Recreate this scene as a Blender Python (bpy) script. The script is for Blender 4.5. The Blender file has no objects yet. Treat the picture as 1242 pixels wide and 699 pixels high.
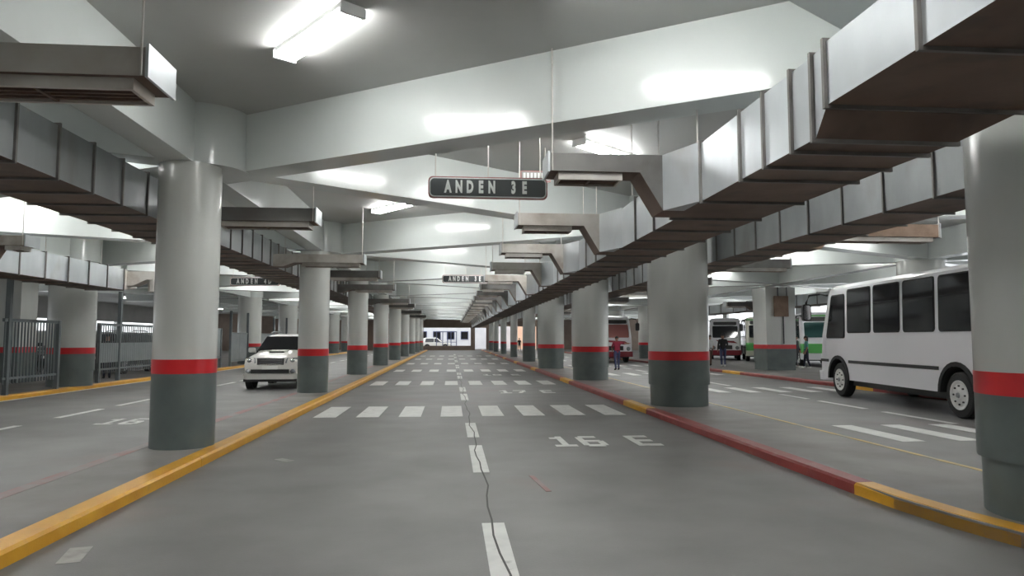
import bpy, math, random
from mathutils import Vector, Matrix
random.seed(7)
R = math.radians
SC = bpy.context.scene
COL = SC.collection

# ------------------------------------------------------------------ camera, world, exposure
cam = bpy.data.cameras.new('camera')
cam.sensor_width = 36.0
cam.sensor_fit = 'HORIZONTAL'
cam.lens = 850.0 / 1242.0 * 36.0
cam.clip_end = 400
co = bpy.data.objects.new('camera', cam)
COL.objects.link(co)
co.location = (0, 0, 1.65)
co.rotation_euler = (R(90 + 4.138), 0, R(-4.963))
SC.camera = co

w = bpy.data.worlds.new('sky')
SC.world = w
w.use_nodes = True
bgn = w.node_tree.nodes['Background']
bgn.inputs[0].default_value = (0.93, 0.97, 1.0, 1)
bgn.inputs[1].default_value = 1.6
SC.view_settings.view_transform = 'Standard'
SC.view_settings.look = 'None'
SC.view_settings.gamma = 1
SC.view_settings.exposure = 0.62
SC.cycles.max_bounces = 8
SC.cycles.diffuse_bounces = 5
SC.cycles.glossy_bounces = 3
TUBE = 42.0        # radiance of the fluorescent tubes


# ------------------------------------------------------------------ materials
def mat(name, c, rough=0.5, metal=0.0, c2=None, scale=3.0, lo=0.35, hi=0.65, stretch=(1, 1, 1), bump=0.0, bscale=40.0,
        c3=None, scale3=0.6, lo3=0.55, hi3=0.75, spec=0.5, emit=0.0, coat=0.0, rand=0.0):
    m = bpy.data.materials.new(name)
    m.use_nodes = True
    nt = m.node_tree
    N, L = nt.nodes, nt.links
    p = N['Principled BSDF']
    p.inputs['Roughness'].default_value = rough
    p.inputs['Metallic'].default_value = metal
    p.inputs['Specular IOR Level'].default_value = spec
    p.inputs['Base Color'].default_value = (*c, 1)
    if coat:
        p.inputs['Coat Weight'].default_value = coat
        p.inputs['Coat Roughness'].default_value = 0.08
    if emit:
        p.inputs['Emission Color'].default_value = (*c, 1)
        p.inputs['Emission Strength'].default_value = emit
    src = None
    if c2 or c3 or bump:
        g = N.new('ShaderNodeNewGeometry')
        mp = N.new('ShaderNodeMapping')
        mp.inputs['Scale'].default_value = stretch
        L.new(g.outputs['Position'], mp.inputs['Vector'])
        vec = mp.outputs['Vector']
    if c2:
        n = N.new('ShaderNodeTexNoise')
        n.inputs['Scale'].default_value = scale
        n.inputs['Detail'].default_value = 6
        L.new(vec, n.inputs['Vector'])
        r = N.new('ShaderNodeValToRGB')
        r.color_ramp.elements[0].position = lo
        r.color_ramp.elements[0].color = (*c, 1)
        r.color_ramp.elements[1].position = hi
        r.color_ramp.elements[1].color = (*c2, 1)
        L.new(n.outputs['Fac'], r.inputs['Fac'])
        src = r.outputs['Color']
    if c3:
        n3 = N.new('ShaderNodeTexNoise')
        n3.inputs['Scale'].default_value = scale3
        n3.inputs['Detail'].default_value = 5
        L.new(vec, n3.inputs['Vector'])
        r3 = N.new('ShaderNodeMapRange')
        r3.inputs['From Min'].default_value = lo3
        r3.inputs['From Max'].default_value = hi3
        L.new(n3.outputs['Fac'], r3.inputs['Value'])
        mx = N.new('ShaderNodeMix')
        mx.data_type = 'RGBA'
        L.new(r3.outputs['Result'], mx.inputs['Factor'])
        if src:
            L.new(src, mx.inputs['A'])
        else:
            mx.inputs['A'].default_value = (*c, 1)
        mx.inputs['B'].default_value = (*c3, 1)
        src = mx.outputs['Result']
    if rand:
        oi = N.new('ShaderNodeObjectInfo')
        mr = N.new('ShaderNodeMapRange')
        mr.inputs['To Min'].default_value = 1 - rand
        mr.inputs['To Max'].default_value = 1 + rand
        L.new(oi.outputs['Random'], mr.inputs['Value'])
        hs = N.new('ShaderNodeHueSaturation')
        L.new(mr.outputs['Result'], hs.inputs['Value'])
        if src:
            L.new(src, hs.inputs['Color'])
        else:
            hs.inputs['Color'].default_value = (*c, 1)
        src = hs.outputs['Color']
    if src:
        L.new(src, p.inputs['Base Color'])
    if bump:
        nb = N.new('ShaderNodeTexNoise')
        nb.inputs['Scale'].default_value = bscale
        nb.inputs['Detail'].default_value = 4
        L.new(vec, nb.inputs['Vector'])
        b = N.new('ShaderNodeBump')
        b.inputs['Strength'].default_value = bump
        b.inputs['Distance'].default_value = 0.02
        L.new(nb.outputs['Fac'], b.inputs['Height'])
        L.new(b.outputs['Normal'], p.inputs['Normal'])
    return m


M = {}
M['road'] = mat('road_concrete', (.135, .133, .130), .55, c2=(.19, .187, .183), scale=.9, lo=.3, hi=.7, bump=.12, bscale=60,
                c3=(.185, .138, .13), scale3=.35, lo3=.58, hi3=.8)
M['slab'] = mat('island_concrete', (.165, .158, .15), .62, c2=(.225, .216, .207), scale=1.2, bump=.12, bscale=50,
                c3=(.14, .125, .12), scale3=.5, lo3=.5, hi3=.8)
M['ceil'] = mat('ceiling_paint', (.41, .415, .40), .5, c2=(.45, .455, .44), scale=.7, bump=.04, bscale=25)
M['beam'] = mat('beam_gloss_paint', (.665, .705, .688), .17, c2=(.705, .745, .728), scale=.8, bump=.05, bscale=9)
M['white'] = mat('column_gloss_paint', (.60, .615, .585), .22, c2=(.65, .665, .635), scale=1.5, stretch=(1, 1, .4), bump=.05, bscale=12)
M['red'] = mat('red_band_paint', (.55, .012, .018), .3, c2=(.6, .018, .022), scale=3)
M['green'] = mat('dark_grey_green_paint', (.095, .118, .113), .38, c2=(.12, .145, .138), scale=2.5, bump=.05, bscale=14)
M['yellow'] = mat('yellow_curb_paint', (.55, .26, .010), .45, c2=(.62, .32, .016), scale=2.2, c3=(.42, .24, .06), scale3=5, lo3=.62, hi3=.85, bump=.1)
M['redcurb'] = mat('red_curb_paint', (.20, .024, .022), .5, c2=(.26, .040, .034), scale=2.5, c3=(.2, .09, .075), scale3=5, lo3=.55, hi3=.8, bump=.1)
M['fadedred'] = mat('faded_red_line_paint', (.26, .12, .12), .6, c2=(.22, .19, .185), scale=2, lo=.4, hi=.6)
M['fadedyellow'] = mat('faded_yellow_line_paint', (.55, .40, .16), .6, c2=(.35, .31, .23), scale=3, lo=.4, hi=.65)
M['mark'] = mat('road_marking_paint', (.66, .66, .64), .55, c2=(.56, .56, .545), scale=4, c3=(.28, .28, .27), scale3=6, lo3=.62, hi3=.8)
M['worn'] = mat('worn_marking_paint', (.36, .35, .33), .6, c2=(.26, .25, .24), scale=8)
M['joint'] = mat('dark_joint_filler', (.07, .068, .065), .8)
M['galv'] = mat('galvanized_sheet', (.50, .53, .55), .42, .55, c2=(.62, .65, .67), scale=1.3, stretch=(1, 1, .5), c3=(.36, .34, .31), scale3=1.1, lo3=.58, hi3=.85, rand=.13)
M['galvdull'] = mat('stained_galvanized_sheet', (.50, .465, .42), .5, .35, c2=(.60, .58, .545), scale=2, c3=(.24, .18, .13), scale3=1.6, lo3=.5, hi3=.8, rand=.12)
M['galvdark'] = mat('dark_galvanized_sheet', (.15, .145, .14), .5, .4, c2=(.2, .195, .185), scale=2, c3=(.1, .08, .065), scale3=1.6, lo3=.5, hi3=.8)  # darker tone of the sheet, used on some branches
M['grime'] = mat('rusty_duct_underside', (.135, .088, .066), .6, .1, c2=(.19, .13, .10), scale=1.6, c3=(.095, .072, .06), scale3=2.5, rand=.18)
M['galvgrey'] = mat('dull_grey_galvanized_sheet', (.27, .285, .29), .48, .5, c2=(.36, .375, .38), scale=1.3, stretch=(1, 1, .5), c3=(.2, .185, .165), scale3=1.1, lo3=.55, hi3=.85, rand=.15)
M['rib'] = mat('weathered_flange_steel', (.16, .15, .14), .5, .5, c2=(.22, .21, .2), scale=4)
M['rod'] = mat('pale_hanger_rod', (.62, .60, .56), .5, .2)
M['fixture'] = mat('white_fixture_enamel', (.75, .76, .75), .4)
M['tube'] = mat('fluorescent_tube', (1.0, 1.0, .985), .4, emit=TUBE)
M['signdark'] = mat('sign_dark_grey_face', (.055, .06, .062), .3, c2=(.075, .08, .083), scale=2)
M['signwhite'] = mat('sign_white_print', (.82, .84, .82), .4)
M['signred'] = mat('sign_faded_red_edge', (.30, .09, .09), .45, c2=(.36, .22, .21), scale=5)
M['buswhite'] = mat('white_bus_enamel', (.86, .85, .88), .3, coat=.4)
M['buscream'] = mat('cream_bus_enamel', (.72, .71, .60), .3, coat=.4)
M['busgreen'] = mat('green_bus_enamel', (.10, .42, .10), .3, coat=.4)
M['busred'] = mat('dark_red_enamel', (.22, .015, .025), .35, coat=.3)
M['glass'] = mat('dark_tinted_glass', (.012, .013, .016), .08, spec=.6)
M['glassredreflect'] = mat('red_reflection_glass', (.34, .13, .12), .2)  # reddish reflection painted into the glass colour
M['glassgreen'] = mat('green_tinted_glass', (.03, .08, .075), .1)
M['rubber'] = mat('black_rubber', (.015, .015, .015), .7)
M['blackplastic'] = mat('black_plastic', (.02, .02, .02), .45)
M['wheelwhite'] = mat('white_steel_wheel', (.80, .80, .78), .4, c2=(.7, .7, .67), scale=8)
M['alloy'] = mat('alloy_wheel', (.4, .41, .42), .35, .8)
M['suv'] = mat('pearl_white_car_paint', (.68, .67, .63), .28, coat=.6)
M['suvdark'] = mat('dark_grey_car_paint', (.035, .045, .045), .25, coat=.6)
M['chrome'] = mat('chrome', (.75, .76, .77), .15, 1.0)
M['lens'] = mat('headlamp_lens', (.26, .275, .29), .12, .2)
M['plate'] = mat('number_plate', (.75, .75, .72), .4)
M['fence'] = mat('grey_fence_paint', (.11, .13, .14), .45, c2=(.14, .16, .165), scale=3)
M['fencesheet'] = mat('grey_fence_sheet', (.16, .185, .19), .5, c2=(.2, .22, .225), scale=2)
M['endwall'] = mat('brown_wall_paint', (.22, .165, .13), .6, c2=(.27, .21, .17), scale=1)
M['wall'] = mat('grey_wall_paint', (.38, .39, .38), .55, c2=(.44, .45, .44), scale=.8)
M['peach'] = mat('peach_facade', (.85, .52, .36), .7, c2=(.9, .6, .42), scale=.6)
M['facade'] = mat('pale_facade', (.72, .72, .74), .7, c2=(.62, .63, .66), scale=.6)
M['bluesteel'] = mat('blue_grey_gate_steel', (.13, .15, .26), .5)
M['brownbox'] = mat('rusty_brown_box', (.30, .20, .14), .55, c2=(.22, .14, .09), scale=5)
M['skin'] = mat('skin', (.38, .20, .13), .5)
M['hair'] = mat('dark_hair', (.012, .010, .009), .6)
M['eye'] = mat('eye', (.03, .02, .015), .2)
for k, c in dict(maroon=(.24, .018, .04), jeans=(.045, .055, .12), darkjeans=(.02, .022, .04), black=(.018, .018, .02), shirtwhite=(.62, .63, .62),
                 brown=(.10, .06, .04), teal=(.12, .33, .30), shoeswhite=(.7, .7, .68), shoesblack=(.02, .02, .02)).items():
    M[k] = mat('cloth_' + k, c, .8, c2=tuple(min(1, x * 1.35) for x in c), scale=18, bump=.2, bscale=25)


# ------------------------------------------------------------------ mesh helpers
class MB:
    def __init__(s):
        s.v, s.f, s.m = [], [], []

    def add(s, v, f, mi=0):
        o = len(s.v)
        s.v += [tuple(p) for p in v]
        for q in f:
            s.f.append(tuple(i + o for i in q))
            s.m.append(mi)
        return s

    def box(s, x0, x1, y0, y1, z0, z1, mi=0, under=None):
        v = [(x0, y0, z0), (x1, y0, z0), (x1, y1, z0), (x0, y1, z0), (x0, y0, z1), (x1, y0, z1), (x1, y1, z1), (x0, y1, z1)]
        s.add(v, [(4, 5, 6, 7), (0, 1, 5, 4), (1, 2, 6, 5), (2, 3, 7, 6), (3, 0, 4, 7)], mi)
        s.f.append(tuple(i + len(s.v) - 8 for i in (3, 2, 1, 0)))
        s.m.append(mi if under is None else under)
        return s

    def obox(s, c, sx, sy, sz, rz=0, mi=0):
        b = MB().box(-sx / 2, sx / 2, -sy / 2, sy / 2, -sz / 2, sz / 2)
        m = Matrix.Translation(c) @ Matrix.Rotation(rz, 4, 'Z')
        return s.add([m @ Vector(p) for p in b.v], b.f, mi)

    def loft(s, rings, mi=0, caps=True, capmi=None):
        n = len(rings[0])
        v = [p for r in rings for p in r]
        f = [(k * n + i, k * n + (i + 1) % n, (k + 1) * n + (i + 1) % n, (k + 1) * n + i) for k in range(len(rings) - 1) for i in range(n)]
        s.add(v, f, mi)
        if caps:
            o = len(s.v) - len(v)
            s.f.append(tuple(o + i for i in reversed(range(n))))
            s.f.append(tuple(o + (len(rings) - 1) * n + i for i in range(n)))
            s.m += [mi if capmi is None else capmi] * 2
        return s

    def cyl(s, x, y, z0, z1, r, n=16, r1=None, mi=0):
        r1 = r if r1 is None else r1
        a = [2 * math.pi * i / n for i in range(n)]
        return s.loft([[(x + r * math.cos(t), y + r * math.sin(t), z0) for t in a], [(x + r1 * math.cos(t), y + r1 * math.sin(t), z1) for t in a]], mi)

    def tube(s, pts, r, n=6, mi=0):
        pts = [Vector(p) for p in pts]
        rr = r if isinstance(r, (list, tuple)) else [r] * len(pts)
        rings = []
        for i, p in enumerate(pts):
            d = (pts[min(i + 1, len(pts) - 1)] - pts[max(i - 1, 0)]).normalized()
            up = Vector((0, 0, 1)) if abs(d.z) < .9 else Vector((1, 0, 0))
            a = d.cross(up).normalized()
            b = a.cross(d).normalized()
            rings.append([p + (a * math.cos(2 * math.pi * k / n) + b * math.sin(2 * math.pi * k / n)) * rr[i] for k in range(n)])
        return s.loft(rings, mi)

    def lathe(s, prof, axis='X', n=24, mi=0, o=(0, 0, 0)):
        # prof: (distance along the axis, radius)
        rings = []
        for t, r in prof:
            ring = []
            for k in range(n):
                a = 2 * math.pi * k / n
                c, q = r * math.cos(a), r * math.sin(a)
                ring.append((t + o[0], c + o[1], q + o[2]) if axis == 'X' else (c + o[0], t + o[1], q + o[2]) if axis == 'Y' else (c + o[0], q + o[1], t + o[2]))
            rings.append(ring)
        return s.loft(rings, mi)

    def prism(s, poly, axis, a, b, mi=0, edge_mi=None):
        def P(p, t):
            return (t, p[0], p[1]) if axis == 'X' else (p[0], t, p[1]) if axis == 'Y' else (p[0], p[1], t)
        n = len(poly)
        s.add([P(p, a) for p in poly] + [P(p, b) for p in poly], [tuple(reversed(range(n))), tuple(range(n, 2 * n))], mi)
        o = len(s.v) - 2 * n
        for i in range(n):
            s.f.append((o + i, o + (i + 1) % n, o + n + (i + 1) % n, o + n + i))
            s.m.append(mi if edge_mi is None else edge_mi[i] if isinstance(edge_mi, list) else edge_mi)
        return s

    def ball(s, c, rx, ry, rz, n=12, k=8, mi=0, lo=-1.0):
        rings = []
        for i in range(k + 1):
            t = -math.pi / 2 + math.pi * i / k
            t = max(t, math.asin(lo))
            rings.append([(c[0] + rx * math.cos(t) * math.cos(2 * math.pi * j / n), c[1] + ry * math.cos(t) * math.sin(2 * math.pi * j / n), c[2] + rz * math.sin(t)) for j in range(n)])
        return s.loft(rings, mi)

    def mesh(s, name, mats, smooth=None):
        me = bpy.data.meshes.new(name)
        me.from_pydata(s.v, [], s.f)
        for m in (mats if isinstance(mats, (list, tuple)) else [mats]):
            me.materials.append(M[m] if isinstance(m, str) else m)
        me.polygons.foreach_set('material_index', s.m)
        me.validate()
        import bmesh
        bm = bmesh.new()
        bm.from_mesh(me)
        bmesh.ops.recalc_face_normals(bm, faces=bm.faces)
        bm.to_mesh(me)
        bm.free()
        if smooth:
            me.shade_smooth()
            me.set_sharp_from_angle(angle=R(smooth))
        return me

    def build(s, name, mats, parent=None, smooth=None, loc=None):
        return place(name, s.mesh(name, mats, smooth), parent, loc)


def place(name, me, parent=None, loc=None, rz=0, sc=None):
    o = bpy.data.objects.new(name, me)
    COL.objects.link(o)
    if parent:
        o.parent = parent
    if loc:
        o.location = loc
    if rz:
        o.rotation_euler.z = rz
    if sc:
        o.scale = sc
    return o


def tag(o, label=None, cat=None, group=None, kind=None):
    for k, v in (('label', label), ('category', cat), ('group', group), ('kind', kind)):
        if v:
            o[k] = v
    return o


def thing(name, label, cat, loc=(0, 0, 0), rz=0, group=None, kind=None):
    return tag(place(name, None, None, loc, rz), label, cat, group, kind)


def kids(o):
    return [c for c in COL.objects if c.parent == o]


def dup(root, loc, rz, label, group=None, swap=None):
    def cp(o, parent):
        c = o.copy()
        COL.objects.link(c)
        c.parent = parent
        if swap and c.data and any(m and m.name in swap for m in c.data.materials):
            key = (c.data.name, tuple(sorted(swap.items())))
            if key not in SWAP:
                d = c.data.copy()
                for i, m in enumerate(d.materials):
                    if m and m.name in swap:
                        d.materials[i] = M[swap[m.name]]
                SWAP[key] = d
            c.data = SWAP[key]
        for k in TREE.get(o.name, []):
            cp(k, c)
        return c
    TREE.clear()
    for o in COL.objects:
        if o.parent:
            TREE.setdefault(o.parent.name, []).append(o)
    r = cp(root, None)
    r.location = loc
    r.rotation_euler.z = rz
    tag(r, label, None, group)
    return r


SWAP, TREE = {}, {}


def text_mesh(body, size, ext=0.002, bold=0.0, spacing=1.0, sx=1.0):
    cu = bpy.data.curves.new('lettering', 'FONT')
    cu.body = body
    cu.size = size
    cu.extrude = ext
    cu.offset = bold
    cu.space_character = spacing
    cu.align_x = 'CENTER'
    cu.align_y = 'CENTER'
    cu.resolution_u = 3
    o = bpy.data.objects.new('lettering', cu)
    COL.objects.link(o)
    bpy.context.view_layer.update()
    me = bpy.data.meshes.new_from_object(o.evaluated_get(bpy.context.evaluated_depsgraph_get()))
    bpy.data.objects.remove(o)
    if sx != 1:
        for v in me.vertices:
            v.co.x *= sx
    me.materials.clear()
    return me


def rrect(w, h, r, n=4):
    pts = []
    for cx, cy, a0 in ((w / 2 - r, h / 2 - r, 0), (-w / 2 + r, h / 2 - r, 90), (-w / 2 + r, -h / 2 + r, 180), (w / 2 - r, -h / 2 + r, 270)):
        for i in range(n + 1):
            a = R(a0 + 90 * i / n)
            pts.append((cx + r * math.cos(a), cy + r * math.sin(a)))
    return pts


# ------------------------------------------------------------------ setting: floor, ceiling, walls
P = 10.2                       # bay length
ZB, ZC = 4.17, 5.05            # beam underside, ceiling underside
XL, XR, XFL, XFR = -3.88, 5.2, -12.1, 15.3
YL = [10.55 + P * k for k in range(9)]
YR = [5.75, 16.05, 26.25, 36.45, 47.2, 58.6, 70.2, 82.0, 92.0]
XRS = [5.4, 5.3, 5.25, 5.2] + [5.25] * 5
XLS = [-3.83, -3.96, -4.04] + [-4.04] * 6
YFL = [24.2 + P * k for k in range(7)]
YFR = [21.6, 33.0] + [43.6 + P * k for k in range(5)]

floor = tag(MB().box(-33, 33, -9, 100, -.3, 0).build('floor', 'road'), 'grey concrete roadway floor of the bus station', 'floor', kind='structure')
ceiling = tag(MB().box(-33, 33, -9, 100, ZC, ZC + .35).build('ceiling', 'ceil'), 'grey painted concrete ceiling above the lanes', 'ceiling', kind='structure')
tag(MB().box(-60, 70, 100, 160, -.3, -.02).build('ground_outside', 'slab'), 'pale daylit ground outside beyond the end wall', 'ground', kind='structure')

# end wall at Y = 100 with its openings to daylight
we = MB()
xs = [-33, -19.6, -15.6, -3.9, 2.8, 3.4, 5.0, 6.0, 12.2, 33]
opening = [0, (0, 3.4), 0, (.65, 3.2), 0, (.1, 3.2), 0, (0, 3.4), 0]
for i, o in enumerate(opening):
    if not o:
        we.box(xs[i], xs[i + 1], 100, 100.4, 0, ZC)
    else:
        we.box(xs[i], xs[i + 1], 100, 100.4, o[1], ZC)
        if o[0]:
            we.box(xs[i], xs[i + 1], 100, 100.4, 0, o[0])
tag(we.build('wall_back', 'endwall'), 'brown end wall with bright openings to the street', 'wall', kind='structure')
for nm, x, lo, hi, yy in (('wall_left', -33, 2.3, 3.3, 'a'), ('wall_right', 32.7, .9, 4.95, 'b')):
    b = MB().box(x, x + .3, -9, 100, 0, lo).box(x, x + .3, -9, 100, hi, ZC)
    for y in range(-9, 100, 9):
        b.box(x, x + .3, y, y + 1.2, lo, hi)
    tag(b.build(nm, 'wall'), ('grey side wall behind the fence with a high strip opening' if yy == 'a' else 'grey side wall behind the parked buses with wide openings'), 'wall', kind='structure')
tag(MB().box(-33, 33, -9.3, -9, 0, ZC).build('wall_added_unseen', 'wall'), 'unseen grey wall added behind the viewer to close the hall for light and reflections', 'wall', kind='structure')  # out of view, added to close the hall for light and reflections

# raised islands with their curbs
ZI = .12


def island(name, label, x0, x1, y0, y1, nose=None):
    b = MB()
    if nose:
        b.prism(nose, 'Z', 0, ZI)
    else:
        b.box(x0, x1, y0, y1, 0, ZI)
    return tag(b.build(name, 'slab'), label, 'kerb island', kind='structure')


def curb(parent, pts, wid, m, side):
    """A strip of curb along pts (x, y), its outer face on the road side (side = +1: road at greater x)."""
    rings = []
    for i, (x, y) in enumerate(pts):
        a = pts[max(i - 1, 0)]
        c = pts[min(i + 1, len(pts) - 1)]
        d = Vector((c[0] - a[0], c[1] - a[1])).normalized()
        n = Vector((d.y, -d.x)) * side          # towards the road
        q = Vector((x, y))
        o, k, t = q + n * .0, q - n * .025, q - n * wid
        rings.append([(o.x, o.y, .001), (o.x, o.y, ZI - .02), (k.x, k.y, ZI + .006), (t.x, t.y, ZI + .006), (t.x, t.y, .001)])
    return MB().loft(rings).build('curb_section', m, parent, smooth=40)


def steps(y0, y1, n, x):
    return [(x, y0 + (y1 - y0) * i / n) for i in range(n + 1)]


isl = island('trim_1', 'narrow raised concrete island under the slim columns', -4.45, -3.22, 0, 97)
for y0 in [-2] + [9.5 + P * k for k in range(9)]:
    y1 = 9.5 if y0 == -2 else min(y0 + P, 97)
    curb(isl, steps(y0 + .004, y1 - .004, 3, -3.2), .22, 'yellow', 1)
MB().box(-4.44, -4.27, -2, 97, ZI, ZI + .004).build('red_edge_line', 'fadedred', isl)

nose = [(6.22, 97), (4.30, 97), (4.30, 6.6), (4.37, 5.9), (4.5, 5.3), (4.72, 4.7), (5.0, 4.2), (5.5, 3.85), (6.22, 3.7)]
isr = island('trim_2', 'raised concrete island under the thick columns beside the red curb', 0, 0, 0, 0, nose)
curb(isr, [(5.5, 3.85), (5.0, 4.2), (4.72, 4.7), (4.5, 5.3), (4.37, 5.9), (4.30, 6.6), (4.28, 7.24)], .22, 'yellow', -1)
ys = [7.248, 15.25, 17.3]
k = 1
while ys[-1] < 90:
    ys += [15.25 + P * k, 17.3 + P * k]
    k += 1
for i in range(len(ys) - 1):
    curb(isr, steps(ys[i], ys[i + 1] - .008, 2, 4.28), .22, 'redcurb' if i % 2 == 0 else 'yellow', -1)
MB().box(6.12, 6.2, 4, 97, ZI, ZI + .004).build('yellow_edge_line', 'fadedyellow', isr)

ifl = island('trim_3', 'raised walkway behind the yellow curb along the fence', -19, -11.82, 8, 99)
for k in range(9):
    curb(ifl, steps(8 + P * k, min(8 + P * (k + 1), 99) - .008, 2, -11.8), .3, 'yellow', 1)
MB().box(-11.79, -11.72, 8, 99, .001, .012).build('white_gutter_line', 'mark', ifl)

ifr = island('trim_4', 'raised island under the square pier beyond the white bus', 13.22, 19.6, 2, 99)
ys = [10.9, 13.0]
for k in range(1, 9):
    ys += [10.9 + P * k, 13.0 + P * k]
for i in range(len(ys) - 1):
    curb(ifr, steps(ys[i], ys[i + 1] - .008, 1, 13.2), .24, 'yellow' if i % 2 == 0 else 'redcurb', -1)

# road markings, thin paint on the floor
Z0, Z1 = .0005, .005
bar = MB().box(-.235, .235, -1.15, 1.15, Z0, Z1).mesh('crosswalk_bar', 'mark')
for k in range(6):
    for i in range(8):
        place('crosswalk_bar', bar, floor, (-2.63 + .885 * i, 16.25 + P * k, 0))
for k in range(6):
    for i in range(6):
        place('crosswalk_bar', bar, floor, (7.42 + .97 * i, 11.85 + P * k, 0), sc=(.85, .92, 1))
dash = MB().box(-.1, .1, -1, 1, Z0, Z1).mesh('lane_dash', 'mark')
for y0, y1 in [(4.2, 6.4)] + [(a + P * k, b + P * k) for k in range(7) for a, b in ((8.8, 11.0), (11.9, 13.9))]:
    place('lane_dash', dash, floor, (.385, (y0 + y1) / 2, 0), sc=(1, (y1 - y0) / 2, 1))
for k in range(14):
    for a, b in ((12.4, 14.3), (15.6, 17.5), (18.3, 20.2)):
        if k < 7:
            place('lane_dash', dash, floor, (-8.17, (a + b) / 2 + P * k - .1, 0), sc=(.75, (b - a) / 2, 1))
for y0, y1 in ((12.95, 15.2), (15.9, 18.0), (18.6, 20.2), (24.0, 26.0), (27.0, 29.0), (34.5, 36.5), (37.5, 39.5)):
    place('lane_dash', dash, floor, (9.75, (y0 + y1) / 2, 0), sc=(.8, (y1 - y0) / 2, 1))


GLYPH = {'1': [(.38, .62, 0, 1), (.1, .9, 0, .17), (.12, .4, .74, .9)],
         '6': [(.05, .3, .1, .9), (.2, .85, .83, 1), (.2, .8, 0, .17), (.7, .95, .1, .5), (.2, .85, .42, .58)],
         '7': [(.05, .95, .83, 1), (.66, .92, .5, .85), (.45, .72, .25, .55), (.32, .58, 0, .3)],
         '8': [(.05, .3, .1, .9), (.7, .95, .1, .9), (.2, .8, .83, 1), (.2, .8, 0, .17), (.2, .8, .42, .58)],
         'E': [(.05, .3, 0, 1), (.25, .95, 0, .17), (.25, .85, .42, .58), (.25, .92, .83, 1)],
         'D': [(.05, .3, 0, 1), (.25, .75, 0, .17), (.25, .75, .83, 1), (.68, .95, .12, .88)]}


def lane_text(body, x, y, wid, dep):
    """Blocky stencilled number, one painted character after the other."""
    cw = wid / (len(body) - .28)
    for i, ch in enumerate(body):
        if ch == ' ':
            continue
        b = MB()
        for q, (a, c, d, e) in enumerate(GLYPH[ch]):
            b.box(a * cw * .92, c * cw * .92, d * dep, e * dep, Z0, Z1 + .0004 * q)
        b.build('lane_number', 'mark', floor, None, (x - wid / 2 + cw * i * (1 if i < 2 else .93), y - dep / 2, 0))


lane_text('16 E', 2.45, 11.3, 1.75, 1.1)
lane_text('17 E', 2.35, 21.9, 1.75, 1.1)
lane_text('18 E', 2.3, 32.2, 1.75, 1.1)
lane_text('16 D', -6.1, 14.75, 1.6, 1.0)
# expansion joint, a little wavering
jm = MB()
pts = [(.39 + .025 * math.sin(y * 1.7) + .015 * math.sin(y * 4.1), y) for y in [4 + .5 * i for i in range(130)]]
for (xa, ya), (xb, yb) in zip(pts, pts[1:]):
    jm.add([(xa - .009, ya, .0065), (xa + .009, ya, .0065), (xb + .009, yb, .0065), (xb - .009, yb, .0065)], [(0, 1, 2, 3)])
jm.build('floor_joint', 'joint', floor)
MB().obox((-2.85, 5.75, .003), .16, .42, .004, .25).build('worn_paint_patch', 'worn', floor)
MB().obox((-2.25, 9.9, .003), .14, .3, .004, .8).build('worn_paint_patch', 'worn', floor)
MB().obox((1.02, 8.1, .003), .06, .9, .004, .1).build('red_paint_smear', 'fadedred', floor)


# ------------------------------------------------------------------ columns
def col_meshes(r, step):
    d = {}
    d['shaft'] = MB().cyl(0, 0, 1.36, ZB, r, 40).mesh('shaft', 'white', 30)
    d['capital'] = MB().cyl(.08 if r < .5 else 0, .3 if r < .5 else 0, ZB - .004, ZC + .01, max(.64, r + .06), 40).mesh('capital', 'beam', 30)
    d['red_band'] = MB().cyl(0, 0, 1.16, 1.36, r + .004, 40).mesh('red_band', 'red', 30)
    if step:
        d['painted_base'] = MB().cyl(0, 0, .60, 1.16, r + .002, 40).mesh('painted_base', 'green', 30)
        d['plinth'] = MB().cyl(0, 0, ZI, .60, r - .035, 40).mesh('plinth', 'green', 30)
    else:
        d['painted_base'] = MB().cyl(0, 0, ZI, 1.16, r + .002, 40).mesh('painted_base', 'green', 30)
    return d


slim, thick, thin = col_meshes(.43, False), col_meshes(.695, True), col_meshes(.3, False)
ORD = ['first', 'second', 'third', 'fourth', 'fifth', 'sixth', 'seventh', 'eighth', 'ninth', 'tenth', 'eleventh']


def column(d, x, y, label, group):
    t = thing('column', label, 'column', (x, y, 0), group=group, kind='thing')
    for n, me in d.items():
        place(n, me, t)


for i, y in enumerate(YL):
    column(slim, XLS[i], y, 'slim round column on the yellow-curbed island, %s in its row' % (ORD[i] if i else 'first and largest'), 'slim columns on the narrow island')
for i, y in enumerate(YR):
    column(thick if i < 4 else slim if i == 4 else thin, XRS[i], y, ('thick' if i < 4 else 'slimmer') + ' round column behind the red curb, %s in its row' % (ORD[i] if i else 'first, cut by the picture edge'), 'columns behind the red curb')
for i, y in enumerate(YFL):
    column(thick, XFL - .3, y, 'thick round column by the grey fence, %s in its row' % (ORD[i] if i else 'first, beside the barred railing'), 'columns along the fence')
for i, y in enumerate(YFR):
    if i != 1:
        column(thick, XFR, y, 'thick round column beyond the bus lane, ' + ('its top showing above the white bus' if i == 0 else '%s in its row' % ORD[i]), 'columns beyond the bus lane')
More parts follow.
